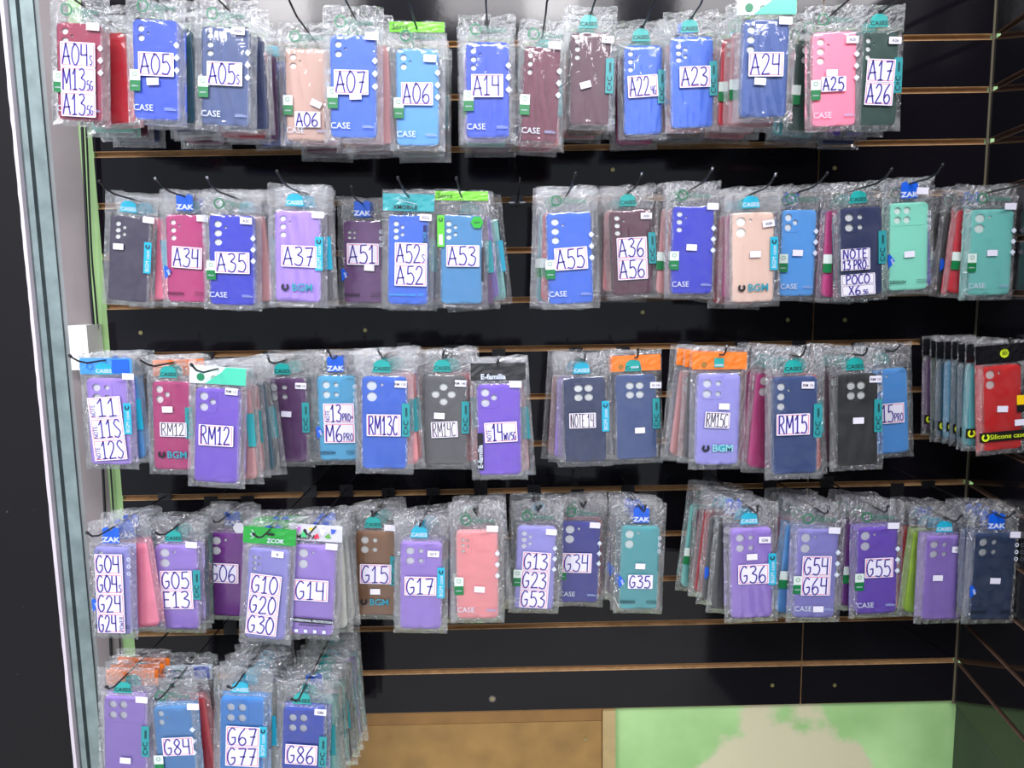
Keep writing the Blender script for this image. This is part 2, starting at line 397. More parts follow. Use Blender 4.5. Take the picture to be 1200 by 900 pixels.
def bag_mesh(seed, fine=True, shiny=False):
    R = random.Random(seed)
    nx, nz = (22, 34) if fine else (12, 18)
    X0 = CW/2+MG; Zb = -CH/2-BB; Zs = CH/2+HB; Zt = CH/2+HT
    waves = [(R.uniform(20, 90), R.uniform(20, 90), R.uniform(0, 6.3), R.uniform(.3, 1)) for _ in range(7)]
    def nz_(x, z): return sum(a*math.sin(fx*x*2+fz*z+p) for fx, fz, p, a in waves)/3
    vs, fs, idx = [], [], []
    for j in range(nz+1):
        for i in range(nx+1):
            x = -X0+2*X0*i/nx; z = Zb+(Zs-Zb)*j/nz
            e = min((X0-abs(x))/MG, (z-Zb)/BB, (Zs-z)/HB, 1); e = max(0, e); e = e*e*(3-2*e)
            y = -e*(TH*.32+.0022)
            inner = abs(x) < CW/2-.002 and abs(z) < CH/2-.002
            amp = .0004 if inner else .0016
            y -= abs(nz_(x, z*.35))*amp*1.6 + (R.random()*.00004 if inner else R.uniform(-.0017, .0012)*(.4+.6*(e > .02)))
            if inner and shiny: y = -(TH*.32+.0023) - min(1, abs(math.sin(x*150+z*38*math.sin(x*60+seed)+seed)*.7+nz_(x*4, z)*.6))*.0023
            if inner: y = min(y, -TH*.32-.0022)
            if i in (0, nx): x += R.uniform(-.0007, .0004)*(1 if i else -1)
            if j == 0: z += R.uniform(-.0010, .0006)
            vs.append((x, y, z))
    for j in range(nz):
        for i in range(nx):
            a = j*(nx+1)+i; fs.append((a, a+1, a+nx+2, a+nx+1))
            x = abs(-X0+2*X0*(i+.5)/nx); z = Zb+(Zs-Zb)*(j+.5)/nz
            idx.append(0 if (x < CW/2 and abs(z) < CH/2) else 1)
    # back sheet
    b = len(vs); m_, k_ = 6, 10
    for j in range(k_+1):
        for i in range(m_+1):
            x = -X0+2*X0*i/m_; z = Zb+(Zs-Zb)*j/k_; e = 1 if 0 < i < m_ and 0 < j < k_ else 0
            vs.append((x, e*(TH*.7)+.0002, z))
    for j in range(k_):
        for i in range(m_):
            a = b+j*(m_+1)+i; fs.append((a+1, a, a+m_+1, a+m_+2)); idx.append(0)
    # header with a punched hang hole
    b = len(vs); hx, hz = nx, 9
    grid = {}
    hw = X0+.0006
    for j in range(hz+1):
        for i in range(hx+1):
            x = -hw+2*hw*i/hx; z = Zs+(Zt-Zs)*j/hz
            y = -.0004 + nz_(x*1.7, z*1.3)*.0013 + R.uniform(-.0017, .0015)*(j > 0)
            if j == hz: z += nz_(x, .3)*.002 + R.uniform(-.0010, .0008) - .003*max(0, abs(x)/hw-.8)*5*R.random()
            vs.append((x, y, z))
    for j in range(hz):
        for i in range(hx):
            x = -hw+2*hw*(i+.5)/hx; z = Zs+(Zt-Zs)*(j+.5)/hz
            if abs(x) < .0042 and abs(z-(CH/2+HOLE)) < .0028: continue
            a = b+j*(hx+1)+i; fs.append((a, a+1, a+hx+2, a+hx+1)); idx.append(2)
    me = mesh('bag', vs, fs, FILM, FILM_EDGE, FILM_HEAD, idx=idx)
    me.polygons.foreach_set('use_smooth', [q == 0 for q in idx])
    return me
BAGS = [bag_mesh(s) for s in range(11, 17)]
BAGS_SHINY = [bag_mesh(s, True, True) for s in (51, 52, 53)]
BAGS_LO = [bag_mesh(s, False) for s in range(31, 36)]
YF = -TH*.32-.0047       # plane just in front of the bag's face

def wavy_card(w, h, m, nx=12, seed=0, t=.0006, cut=None):
    R = random.Random(seed); vs, fs = [], []; nz = 5
    for j in range(nz+1):
        for i in range(nx+1):
            vs.append((-w/2+w*i/nx, R.uniform(-.0007, .0007), -h/2+h*j/nz))
    for j in range(nz):
        for i in range(nx):
            a = j*(nx+1)+i; fs.append((a, a+1, a+nx+2, a+nx+1))
    return mesh('header_card', vs, fs, m)
CACHE = {}
def cached(k, fn):
    if k not in CACHE: CACHE[k] = fn()
    return CACHE[k]
HC = CH/2 + (HB+HT)/2     # header centre height (unit case)

def card(t, kind, w, h, k):
    """opaque printed header card across the whole bag top"""
    cw = w+2*MG-.002; z = h/2+HB*.9+.0165
    cm = dict(orange=(235, 120, 30), green=(20, 150, 50), teal=(20, 150, 158), lime=(110, 200, 40), black=(22, 22, 26), mintwhite=(205, 222, 218),
              blue=(60, 140, 210), pale=(190, 205, 215), colour=(200, 200, 210))[kind]
    mt = mat('card_'+kind, cm, .3, coat=.5, bump=.3, bscale=140)
    o = new('header_card', cached(('card', kind), lambda: wavy_card(1, 1, mt, seed=sum(map(ord, kind)))), t, (0, -.0035, z), (0, 0, 0), (cw, 1, .030 if kind != 'lime' else .016))
    if kind == 'lime': o.location.z = h/2+HT-.012
    def put(me, x, zz, name='lettering', rot=0): return new(name, me, t, (x, -.0052, z+zz), (0, -rot, 0))
    if kind == 'green':
        put(text('ZCOK', .0105, PRINTW, .03), -.004, -.011); R = MB()
        R.ribbon(smooth([(-.001, .008), (.003, .003), (-.003, 0), (.003, -.004), (-.002, -.008)]), .0012, 0); put(R.mesh('logo', PRINTW), -cw*.33, .002, 'logo')
        R = MB(); R.ngon(rr(.014, .004, .0018), 0); put(R.mesh('hang_slot', BLACKP), .002, .004, 'hang_slot')
    if kind == 'teal': put(text('XMOBILE', .0105, PRINTK, .01), -cw*.3, -.012); put(MB().ribbon([(-.016, .01), (.002, .002), (-.02, .0), (.012, -.006)], .001, 0).mesh('logo', PRINTW), 0, .004, 'logo')
    if kind == 'lime': new('lettering', text('Sorrc', .012, PRINTK, 0), t, (-cw*.45, -.0052, h/2+HT-.016))
    if kind == 'black': put(text('E-familia', .013, PRINTW, .03), -cw*.32, -.013)
    if kind == 'mintwhite':
        g = mat('card_mint', (70, 190, 160), .35, coat=.4)
        G = MB(); G.ngon([(cw*.5, .0145), (cw*.15, .0145), (cw*.05, .004), (-cw*.1, -.006), (-cw*.22, -.0145), (cw*.5, -.0145)][::-1][::-1], 0); put(G.mesh('green_sweep', g), 0, 0, 'green_sweep')
        put(MB().disc(0, 0, .0065, 0, 18).mesh('logo', GREEN), -cw*.3, -.004, 'logo'); put(text('Olime', .011, GREEN, 0), -cw*.12, -.008)
    if kind == 'orange' and k:
        new('header_tag', MB().box(-.0085, .0085, -.0003, 0, -.008, .008).mesh('header_tag', TEAL), t, (-.001, -.0058, z-.003))
        new('lettering', text('cases', .0072, PRINTW, .02, align='CENTER'), t, (-.001, -.0064, z-.009)); put(MB().disc(0, 0, .005, 0).mesh('logo', mat('seal_brown', (150, 110, 50), .4)), -cw*.28, -.006, 'logo')
    if kind == 'colour':
        i = 0
        for q, (x, zz, r) in enumerate([(-.03, .006, .005), (-.02, -.004, .006), (-.008, .007, .004), (.002, -.006, .005), (.012, .003, .006), (.022, -.005, .005), (.031, .005, .005)]):
            c = [(200, 120, 210), (70, 190, 120), (240, 210, 60), (220, 50, 80), (240, 240, 240), (90, 160, 70), (60, 90, 200)][q]
            P = MB(); P.ngon([(r*1.2*math.cos(a*.9+q)*(1 if a % 2 else .6), r*1.2*math.sin(a*.9+q)*(1 if a % 2 else .6)) for a in range(7)], 0); put(P.mesh('printed_shape', mat('shape%d' % q, c, .35)), x, zz, 'printed_shape')
        put(text('MSEPA', .012, PRINTK, .02), -cw*.36, -.012)
    if kind in ('blue', 'pale'):
        put(MB().box(.012, cw*.45, -.0003, 0, -.012, .012).mesh('blue_panel', BLUE), 0, 0, 'blue_panel'); put(MB().ring(0, 0, .005, .0062, 0).mesh('logo', BLUE), -cw*.3, 0, 'logo')
    return o

def style_parts(t, st, w, h, front=True, rnd=0):
    """prints, tags and tabs of the different bag makes"""
    xr, xl = w/2, -w/2
    if st == 'O':
        P = cached('diam', lambda: (lambda m: ([m.ngon([(0, -.0054), (.0050, 0), (0, .0054), (-.0050, 0)], 0) and None for _ in [0]], m.mesh('printed_diamond', PRINTW))[1])(MB()))
        if front:
            for q in (.25, .125, 0): new('printed_diamond', P, t, (xr-.0015, YF, h*q))
            new('lettering', text('CASE', .0138, PRINTW, 0), t, (xl+.0005, YF, -h*.415))
            new('small_print', cached('sp', lambda: (lambda m: (m.slab(0, .019, 0, .0007, 0), m.slab(0, .019, .0016, .0023, 0), m.slab(0, .014, .0032, .0039, 0), m.mesh('small_print', mat('faint_print', (150, 165, 205), .5)))[-1])(MB())), t, (xr-.022, YF, -h*.405))
        a = new('side_label', cached('sl', lambda: MB().box(0, .0165, -.0004, 0, 0, .0165).mesh('side_label', mat('label_white', (205, 218, 212), .5))), t, (xl-.0035, YF-.0002, -h*.115))
        new('green_block', cached('gb', lambda: MB().box(0, .0165, -.0004, 0, -.0165, 0).mesh('green_block', LEAF)), a, (0, 0, 0))
        if front:
            new('label_ring', cached('lr', lambda: MB().ring(.008, .0095, .0028, .0037, -.0006).mesh('label_ring', GREEN)), a)
            new('lettering', text('oitime', .0042, PRINTW, 0), a, (.0025, -.0007, -.010))
        new('header_logo', cached('hl', lambda: (lambda m: (m.ring(0, 0, .0052, .0068, 0, 20), m.mesh('header_logo', GREEN))[-1])(MB())), t, (-w*.26, -.0045, h/2+.020), scale=(1.4, 1, 1.4))
        if front: new('lettering', text('Olitime', .0135, mat('faint_green', (70, 130, 115), .5), 0), t, (-w*.13, -.0045, h/2+.0145))
    elif st == 'Z':
        o = new('header_tag', cached('zt', lambda: MB().ngon([(-.0088, -.010), (.0088, -.010), (.0088, .010), (.004, .0125), (0, .007), (-.004, .0125), (-.0088, .010)], 0, .0004).mesh('header_tag', BLUE)), t, (0, -.0048, h/2+.021), scale=(1.7, 1, 1.35))
        new('lettering', text('ZAK', .0092, PRINTW, .03, align='CENTER'), o, (0, -.0006, -.0082))
        d = new('side_label', cached('zs', lambda: MB().ngon([(-.002, -.013), (.0095, .001), (0, .013), (-.004, .010)], 0, .0004).mesh('side_label', BLUE)), t, (xl, YF, -h*.16))
        if front:
            new('lettering', text('ZAK', .0055, PRINTW, .03), d, (.001, -.0008, .004), (0, math.radians(70), 0))
            new('lettering', text('DESIGN', .0085, PRINTK, .01), t, (xl+.001, YF, -h*.42))
            new('small_print', cached('zp', lambda: (lambda m: ([m.slab(0, .020, q*.0028, q*.0028+.0006, 0) for q in range(3)], m.mesh('small_print', PRINTK))[-1])(MB())), t, (xr-.022, YF, -h*.42))
            P = cached('zc', lambda: MB().ring(0, 0, .0020, .0036, 0).mesh('printed_circle', PRINTW))
            for q in (.37, .29, .21): new('printed_circle', P, t, (xr-.001, YF, h*q))
    elif st in 'CB':
        m_ = DTEAL if st == 'C' else CYAN
        zt = h*.22
        a = new('side_tab', cached('tab'+st, lambda: MB().box(-.0068, .0068, -.0004, 0, -.058, 0).mesh('side_tab', m_)), t, (xr-.0015, YF-.0003, zt))
        if front:
            if st == 'C':
                new('lettering', text('C×C', .0125, PRINTK, .01), a, (.0042, -.0007, -.055), (0, -math.pi/2, 0))
                new('lettering', text('cases', .0075, PRINTK, .02), a, (.0025, -.0007, -.0235), (0, -math.pi/2, 0))
            else:
                new('label_ring', cached('br', lambda: MB().ring(0, 0, .0022, .0044, 0, 14, a0=2.2, a1=7.2).mesh('label_ring', PRINTK)), a, (0, -.0007, -.008))
                new('lettering', text('BGM case', .0098, PRINTW, 0), a, (.0035, -.0007, -.055), (0, -math.pi/2, 0))
        o = new('header_tag', cached('ht'+st, lambda: MB().ngon([(-.0105, -.0075), (.0105, -.0075), (.0085, .0045), (.003, .0075), (-.004, .0075), (-.0085, .0035)], 0, .0004).mesh('header_tag', TEAL if st == 'C' else CYAN)), t, (-.004 + .010*rnd, -.0045, h/2+.018), scale=(1.55, 1, 1.4))
        if front: new('lettering', text('CASES', .0068, PRINTK if st == 'C' else PRINTW, .02, align='CENTER'), o, (0, -.0006, -.0055))

def pack_base(t, colour, lay, w, h, lo=False, shiny=False):
    sx, sz = w/CW, h/CH
    cm, bm_ = case_mesh(lay, colour)
    c = new('case', cm, t, (0, -TH*.32+.0014, 0), (0, 0, 0), (sx, 1, sz))
    if bm_ and not lo: new('camera_bump', bm_, c, (0, -.0018, 0))
    new('insert_card', INSERT, c, (0, .0030, 0))
    new('bag', random.choice(BAGS_SHINY if shiny else BAGS_LO if lo else BAGS), t, (0, 0, 0), (0, 0, 0), (sx, 1, sz))

ORD = ['first', 'second', 'third', 'fourth', 'fifth', 'sixth', 'seventh', 'eighth', 'ninth', 'tenth']
COUNT = [0]
BACKLAY = ['v2', 'v3', 'v32', 'q4', 'q22', 'tri', 'v2b']
def stack(key, top, bot, wpx, colour, lay, st, names=(), price=None, tr=None, backs='', head=None, extra=None, dy=0,
          hole=None, tip=None, free=.11, where='', H=.160, sp=.024, rise=.016, bst=None):
    """one hook with its packs; top/bot: pixel of the case's top and bottom centre, wpx: case width in pixels"""
    hp = math.hypot(top[0]-bot[0], top[1]-bot[1])
    mx, mz = (top[0]+bot[0])/2, (top[1]+bot[1])/2
    Y = -.2
    for _ in range(6):
        C = at(mx, mz, Y); Y += depth(C) - .0 - F*H/hp if False else 0
        want = F*H/hp; Y = Y + (want-depth(C))*1.0
        Y = max(-.29, min(-.10, Y))
    Y += dy
    T, B = at(top[0], top[1], Y), at(bot[0], bot[1], Y)
    C = (T+B)/2; az = (T-B); h = az.length; az.normalize(); rb = math.atan2(az.x, az.z)
    s = depth(C)/F; w = wpx*s
    if top[1] < 100: sp = .046
    if top[1] > 800: free = .07
    elif top[1] > 600 and top[0] < 380: free = .08
    if free == .11 and top[1] > 400 and top[0] > 380 and bot[1] < 780: free = .045
    t = new('bagged_phone_case', None, None, C, (0, rb, 0)); t.empty_display_size = .02
    t['category'] = 'phone case'; t['group'] = 'bagged phone cases on the slatwall hooks'
    t['label'] = key; COUNT[0] += 1
    pack_base(t, colour, lay, w, h, shiny=where in ('A05s', 'tan A06', 'A14', 'shiny mauve', 'A22', 'A36', 'A37', 'plain maroon', 'A23', 'navy 14', 'A24'))
    style_parts(t, st, w, h)
    if head: card(t, head, w, h, 1)
    ax = Vector((math.cos(rb), 0, -math.sin(rb)))
    def loc(px, py):
        P = at(px, py, Y-.005) - C
        return P.dot(ax), P.dot(az)
    for nm in names:
        cx, cy, sw, sh = nm[0]; kind = nm[2] if len(nm) > 2 else 'pink'; rot = math.radians(nm[3]) if len(nm) > 3 else 0
        lines = nm[1]; n = len(lines)
        for i, ln in enumerate(lines):
            x, z = loc(cx, cy); z += (n/2-.5-i)*sh*s/n
            x += math.sin(rot)*((n/2-.5-i)*sh*s/n)*-1
            name_sticker(t, x, z, sw*s, sh*s/n*.985, ln, YF-.0008-.0001*i, rot, kind)
    if price:
        x, z = loc(price[0], price[1])
        new('price_sticker', cached('ps', lambda: MB().box(-.0095, .0095, -.0004, 0, -.0055, .0055).mesh('price_sticker', WHITE)), t, (x, YF-.0006, z), (0, math.radians(price[2] if len(price) > 2 else random.uniform(-4, 4)), 0))
    if tr:
        x, z = loc(tr[0], tr[1])
        o = new('size_sticker', cached('ts', lambda: MB().box(-.0105, .0105, -.0004, 0, -.0058, .0058).mesh('size_sticker', WHITE)), t, (x, YF-.0006, z), (0, math.radians(tr[3] if len(tr) > 3 else 2), 0))
        if tr[2]: new('lettering', text(tr[2], .0068, PRINTK, .01, align='CENTER'), o, (0, -.0007, -.0026))
    if extra: extra(t, w, h)
    # ---- the hook, from its groove in the wall out through every hang hole
    Hf = C + az*(h/2+HOLE*h/CH)
    kz = round((Z0-Hf.z)/.1); gz = Z0-.1*kz - Hf.z          # nearest groove, measured from the arm
    base = Vector((Hf.x, .003, Hf.z - .003))
    def hookp(y):
        k = (y-base.y)/(Hf.y-base.y)
        return base + (Hf-base)*min(1, max(0, k))
    ho = new('wall_hook', None, None, base); ho.empty_display_size = .02
    ho['category'] = 'hook'; ho['label'] = 'black wire hook carrying the ' + where + ' stack' if where else 'black wire hook behind pack'
    ho['group'] = 'wire hooks on the slatwall'
    p = [(0, -.004, 0), (0, -.012, 0)]
    e = Hf-base; z3 = Hf-base + Vector((0, .0, .004))
    end = e + Vector((random.uniform(-.004, .004), -free, rise))
    p += [tuple(e*.12+Vector((0, 0, 0))), tuple(e*.5), tuple(e), tuple(e+Vector((0, -free*.6, .001))), tuple(e+Vector((0, -free*.85, rise*.45))), tuple(end)]
    new('arm', MB().tube(p, .0017).mesh('arm', BLACKP, True), ho)
    new('mounting_plate', MB().box(-.014, .014, -.0035, -.001, min(-.008, gz-.003), max(.008, gz+.003)).mesh('mounting_plate', BLACKP), ho)
    new('end_cap', MB().tube([end-Vector((0, .0, 0)), end+Vector((0, -.004, .003))], .0026, 8).mesh('end_cap', STEEL if random.random() < .35 else BLACKP, True), ho)
    # ---- the packs behind
    toks = backs.split()
    if not toks: return t
    room = abs(Y)-.022
    d = min(sp, room/len(toks))
    for i, tk in enumerate(toks):
        off = 0; hd = None
        if ':' in tk: tk, hd = tk.split(':')
        for sgn in '+-':
            if sgn in tk: tk, q = tk.split(sgn); off = float(q)*(1 if sgn == '+' else -1)
        yb = Y + d*(i+1)
        hh = hookp(yb)
        al = rb*.3 + math.radians(random.uniform(-2.2, 2.2))
        # an offset to the side is a pack that swings on its hook (a little) and sits askew
        side = off*s
        swing = max(-.09, min(.09, side*.55/.11)); al2 = al - swing
        azb = Vector((math.sin(al2), 0, math.cos(al2)))
        hb = h*random.uniform(.97, 1.02); wb = w*random.uniform(.97, 1.02)
        Cb = hh - azb*(hb/2+HOLE*hb/CH) + Vector((side*.5 + random.uniform(-.002, .002), 0, random.uniform(-.002, .002)))
        b = new('bagged_phone_case', None, None, Cb, (0, al2, math.radians(random.uniform(-2.5, 2.5)))); b.empty_display_size = .02
        b['category'] = 'phone case'; b['group'] = 'bagged phone cases on the slatwall hooks'
        b['label'] = '%s bagged phone case, %s behind the front pack of the %s stack' % (CNAME[tk], ORD[i], where)
        COUNT[0] += 1
        pack_base(b, tk, random.choice(BACKLAY) if not bst == 'K' else 'v2b', wb, hb, lo=True)
        if bst == 'K': silicone_band(b, wb, hb, False)
        else: style_parts(b, (bst or st) if random.random() < .7 and (bst or st) in 'OZCB' else random.choice('OCZB'), wb, hb, front=False, rnd=random.random())
        if hd: card(b, hd, wb, hb, 0)
    return t

# ---- prints peculiar to single packs
def bgm(frac=.335, block=False):
    def f(t, w, h):
        z = -h*frac
        new('logo_ring', cached('bgr', lambda: MB().ring(0, 0, .0028, .0068, 0, 16, a0=2.1, a1=7.3).mesh('logo_ring', PRINTK)), t, (-w*.27, YF-.0003, z))
        if block: new('logo_block', MB().box(-.0125, .0125, -.0003, 0, -.005, .005).mesh('logo_block', BGMT), t, (w*.12, YF-.0001, z))
        new('lettering', text('BGM', .018, BGMT if not block else mat('pale_teal_print', (130, 190, 200), .5), .02), t, (-w*.13, YF-.0006, z-.0062))
    return f
def efam(t, w, h):
    a = new('side_tab', MB().box(-.005, .005, -.0004, 0, -.033, .033).mesh('side_tab', BLACKP), t, (-w/2+.005, YF-.0006, -h*.23))
    new('lettering', text('E-familia', .0125, PRINTW, .02), a, (.0035, -.0008, -.030), (0, -math.pi/2, 0))
def protection(t, w, h):
    a = new('printed_band', MB().box(-w/2-.003, w/2-.001, -.0004, 0, -.0045, .0045).mesh('printed_band', BLACKP), t, (0, YF, -h*.33), (0, math.radians(1.5), 0))
    new('lettering', text('PROFESSIONAL PROTECTION', .0058, PRINTW, .02, align='CENTER'), a, (-.001, -.0008, -.002))
    new('lettering', text('APPLE & BEZDIAMOND', .0045, PRINTK, .01, align='CENTER'), t, (0, YF, -h*.39))
    for k in range(4):
        new('printed_icon', cached('ic', lambda: MB().box(-.003, .003, -.0003, 0, -.003, .003).mesh('printed_icon', PRINTW)), t, (-w*.36+k*w*.22, YF, -h*.45))
def sortex(t, w, h):
    g = mat('tab_lime', (90, 190, 50), .4)
    a = new('side_tab', MB().box(-.0065, .0065, -.0004, 0, -.028, .028).mesh('side_tab', g), t, (-w/2+.001, YF-.0005, h*.32))
    new('label_ring', MB().ring(0, .02, .0018, .0038, -.0006, a0=2.1, a1=7.3).mesh('label_ring', PRINTK), a)
    new('white_panel', MB().box(-.0035, .0035, -.0003, 0, -.024, -.006).mesh('white_panel', PRINTW), a, (0, -.0005, 0))
    b = new('hexagon_badge', MB().disc(0, 0, .0115, 0, 6).mesh('hexagon_badge', mat('badge_green', (40, 165, 50), .4)), t, (w*.37, YF-.0005, h*.42))
    new('lettering', text('NEW', .005, PRINTK, 0, align='CENTER'), b, (0, -.0006, -.002))
    c = new('black_strip', MB().box(-.002, .002, -.0003, 0, -.03, .03).mesh('black_strip', PRINTK), t, (w/2, YF-.0004, -h*.05))
def mobile(t, w, h):
    a = new('side_tab', MB().box(-.003, .003, -.0004, 0, -.034, .034).mesh('side_tab', mat('tab_navy', (22, 30, 90), .4)), t, (w/2-.006, YF-.0001, h*.18))
    new('lettering', text('ORIGINAL CASE', .0072, mat('sky_print', (70, 160, 220), .5), 0), a, (.0022, -.0007, -.03), (0, -math.pi/2, 0))
    new('lettering', text('protection tech  X3', .0075, mat('sky_print', (70, 160, 220), .5), .01), t, (-w*.45, YF, -h*.4))
def note11(t, w, h): pass
def torn(t, w, h): pass
def hexheader(t, w, h):
    new('white_seal', MB().disc(0, 0, .012, 0, 6).mesh('white_seal', mat('seal_white', (205, 205, 212), .4, coat=.4)), t, (w*.3, -.006, h/2+.012))
YEL = mat('logo_yellow', (205, 225, 40), .4)
def silicone_band(t, w, h, front):
    a = new('printed_band', MB().box(-w/2-.008, w/2+.009, -.0004, 0, -.0088, .0088).mesh('printed_band', mat('band_black', (24, 26, 24), .35, coat=.3)), t, (0, YF-.0003, -h*.33))
    new('logo_ring', cached('ylr', lambda: MB().ring(0, 0, .0036, .0072, 0, 18, a0=2.0, a1=7.4).mesh('logo_ring', YEL)), a, (-w*.47, -.0008, 0))
    new('header_card', cached('kc', lambda: wavy_card(1, 1, mat('card_gloss_black', (20, 20, 24), .2, coat=.8), seed=5)), t, (0, -.0035, h/2+HB+.014), (0, 0, 0), (w+2*MG, 1, .033))
    if front:
        new('lettering', text('Silicone case', .0125, YEL, .005), a, (-w*.36, -.0008, -.0042))
        s = new('seal', MB().disc(0, 0, .0082, 0, 8).mesh('seal', YEL), t, (0.004, -.006, h/2+HB+.015)); new('lettering', text('3D', .008, BLACKP, .02, align='CENTER'), s, (0, -.0008, -.003))
        new('yellow_label', MB().box(-.007, .007, -.0004, 0, -.0085, .0085).mesh('yellow_label', mat('label_yellow', (240, 195, 20), .4)), t, (w/2-.004, YF-.0004, h*.08))
        new('black_label', MB().box(-.007, .007, -.0004, 0, -.0065, .0065).mesh('black_label', BLACKP), t, (w/2-.004, YF-.0004, -h*.02))
        new('size_sticker', MB().box(-.009, .009, -.0004, 0, -.0055, .0055).mesh('size_sticker', WHITE), t, (w/2-.006, YF-.0004, -h*.185))

# ------------------------------------------------------------ the setting
def struct(o, label=None): o['kind'] = 'structure'; return o
LAM = mat('black_laminate', (17, 15, 20), .08, .26, bump=.05, bscale=25)
MDF = mat('raw_mdf', (182, 146, 102), .75, noise=.25, nscale=70)
XC, XS = .9774, .6380
XL = at(128, 400, 0).x
wall = struct(new('wall_back', None, None, (0, 0, 0)))
KTOP, KBOT = -2, 14
def slat_mesh(w, h, name='slat'):
    """one board: laminate face with a bevelled lower and upper edge, raw core behind"""
    t = .012; b = .0012
    prof = [(t, 0), (0.0, 0), (-0.0, .0), (0, b), (0, h-b), (b, h), (t, h)]
    prof = [(t, 0), (b, 0), (0, b), (0, h-b), (b, h), (t, h)]
    n = len(prof); vs = [(x, y, z) for x in (0, w) for y, z in prof]
    fs = [(i, i+n, (i+1) % n+n, (i+1) % n) for i in range(n)] + [tuple(range(n)), tuple(range(2*n-1, n-1, -1))]
    return mesh(name, vs, fs, MDF, LAM, idx=[0, 0, 1, 0, 0, 0] + [0, 0])
G = .0095                                         # height of a groove's mouth
slats = {}
for (xa, xb, nm) in ((XL, XS-.0012, 'l'), (XS+.0012, XC-.001, 'r')):
    me = slat_mesh(xb-xa, .1-G)
    for k in range(KTOP, KBOT):
        # board between groove k (above) and groove k+1 (below)
        z = Z0-.1*(k+1)+G/2
        o = new('slat', me, wall, (xa, -.0, z)); slats[(nm, k)] = o
core = MB(); core.box(XL, XC, .012, .016, Z0-.1*KBOT+.004, Z0+.2)
new('panel_core', core.mesh('panel_core', mat('groove_core', (158, 120, 80), .8, noise=.2, nscale=60)), wall)
lips = MB()
SCR = MB(); SCR.tube([(0, 0, 0), (0, -.0012, 0)], .0042, 12); SCR.box(-.0028, .0028, -.0014, -.0012, -.0005, .0005); SCR = SCR.mesh('screw', mat('brass_screw', (150, 140, 95), .35, metal=.7))
for px, py in ((165, 390), (428, 387), (753, 366), (923, 375), (990, 375), (905, 803), (978, 803), (577, 819), (718, 199), (978, 197)):
    P = at(px, py, 0)
    k = int(math.floor((Z0-P.z)/.1)); o = slats[('l' if P.x < XS else 'r', k)]
    new('screw', SCR, o, P-o.location)
P = at(577, 819, 0)
o = slats[('l', 13)]; new('chipped_dimple', MB().tube([(0, -.0004, 0), (0, -.0006, 0)], .008, 9).mesh('chipped_dimple', mat('chip_grey', (95, 90, 88), .8, noise=.4, nscale=300)), o, P-o.location)

# right-hand slatwall, running towards the viewer
dR = AF + AR*((741-600)/F) + AU*((450-350)/F); angR = math.atan2(dR.x, dR.y)     # it leans 9 degrees inwards
wr = struct(new('wall_right', None, None, (XC, 0, 0), (0, 0, -math.pi/2 - angR)))
LR = 1.3
me = slat_mesh(LR, .1-G)
me.materials[0] = mat('shaded_mdf', (96, 72, 58), .8, noise=.2, nscale=60)  # raw MDF again, with the shade in these grooves put into its colour
for k in range(KTOP, KBOT): new('slat', me, wr, (.002, 0, Z0-.1*(k+1)+G/2))
new('panel_core', MB().box(0, LR, .012, .016, Z0-.1*KBOT+.004, Z0+.2).mesh('panel_core', mat('shaded_mdf', (96, 72, 58))), wr)
P = at(1196, 372, -.05); 
lowr = new('lower_wall', MB().box(-.05, LR, .014, .03, 0, Z0-.1*KBOT+.01).mesh('lower_wall', mat('shaded_green_paint', (52, 62, 50), .6, noise=.3, nscale=9)), wr)  # green wall paint with the shadow on it put into the colour
new('corner_bead', MB().box(-.0015, .0015, -.003, .004, Z0-1.4, Z0+.2).mesh('corner_bead', mat('bead_grey', (92, 84, 66), .6)), wr, (.001, -.0005, 0))

# lower back wall: green paint with a bare plaster patch
GP = bpy.data.materials.new('green_paint_with_plaster_patch'); GP.use_nodes = True; nt = GP.node_tree; b = nt.nodes['Principled BSDF']
geo = nt.nodes.new('ShaderNodeNewGeometry'); sub = nt.nodes.new('ShaderNodeVectorMath'); sub.operation = 'SUBTRACT'
pc = at(925, 908, .02); sub.inputs[1].default_value = pc
sc = nt.nodes.new('ShaderNodeVectorMath'); sc.operation = 'MULTIPLY'; sc.inputs[1].default_value = (5.0, 0, 6.2)
ln = nt.nodes.new('ShaderNodeVectorMath'); ln.operation = 'LENGTH'
n1 = nt.nodes.new('ShaderNodeTexNoise'); n1.inputs['Scale'].default_value = 7; n1.inputs['Detail'].default_value = 6
ad = nt.nodes.new('ShaderNodeMath'); ad.operation = 'MULTIPLY_ADD'; ad.inputs[1].default_value = 2.0; rp = nt.nodes.new('ShaderNodeMapRange')
rp.inputs[1].default_value = 1.86; rp.inputs[2].default_value = 2.02
mx = nt.nodes.new('ShaderNodeMix'); mx.data_type = 'RGBA'
n2 = nt.nodes.new('ShaderNodeTexNoise'); n2.inputs['Scale'].default_value = 4; n2.inputs['Detail'].default_value = 4
cr = nt.nodes.new('ShaderNodeValToRGB'); cr.color_ramp.elements[0].position = .35; cr.color_ramp.elements[1].position = .65
cr.color_ramp.elements[0].color = rgb(142, 186, 118); cr.color_ramp.elements[1].color = rgb(182, 222, 156)
L = nt.links.new
L(geo.outputs['Position'], sub.inputs[0]); L(sub.outputs[0], sc.inputs[0]); L(sc.outputs[0], ln.inputs[0]); L(geo.outputs['Position'], n1.inputs[0]); L(geo.outputs['Position'], n2.inputs[0])
L(ln.outputs['Value'], ad.inputs[2]); L(n1.outputs[0], ad.inputs[0]); L(ad.outputs[0], rp.inputs[0]); L(rp.outputs[0], mx.inputs[0])
L(n2.outputs[0], cr.inputs[0]); mx.inputs[6].default_value = rgb(205, 200, 168); L(cr.outputs[0], mx.inputs[7]); L(mx.outputs[2], b.inputs['Base Color'])
b.inputs['Roughness'].default_value = .55
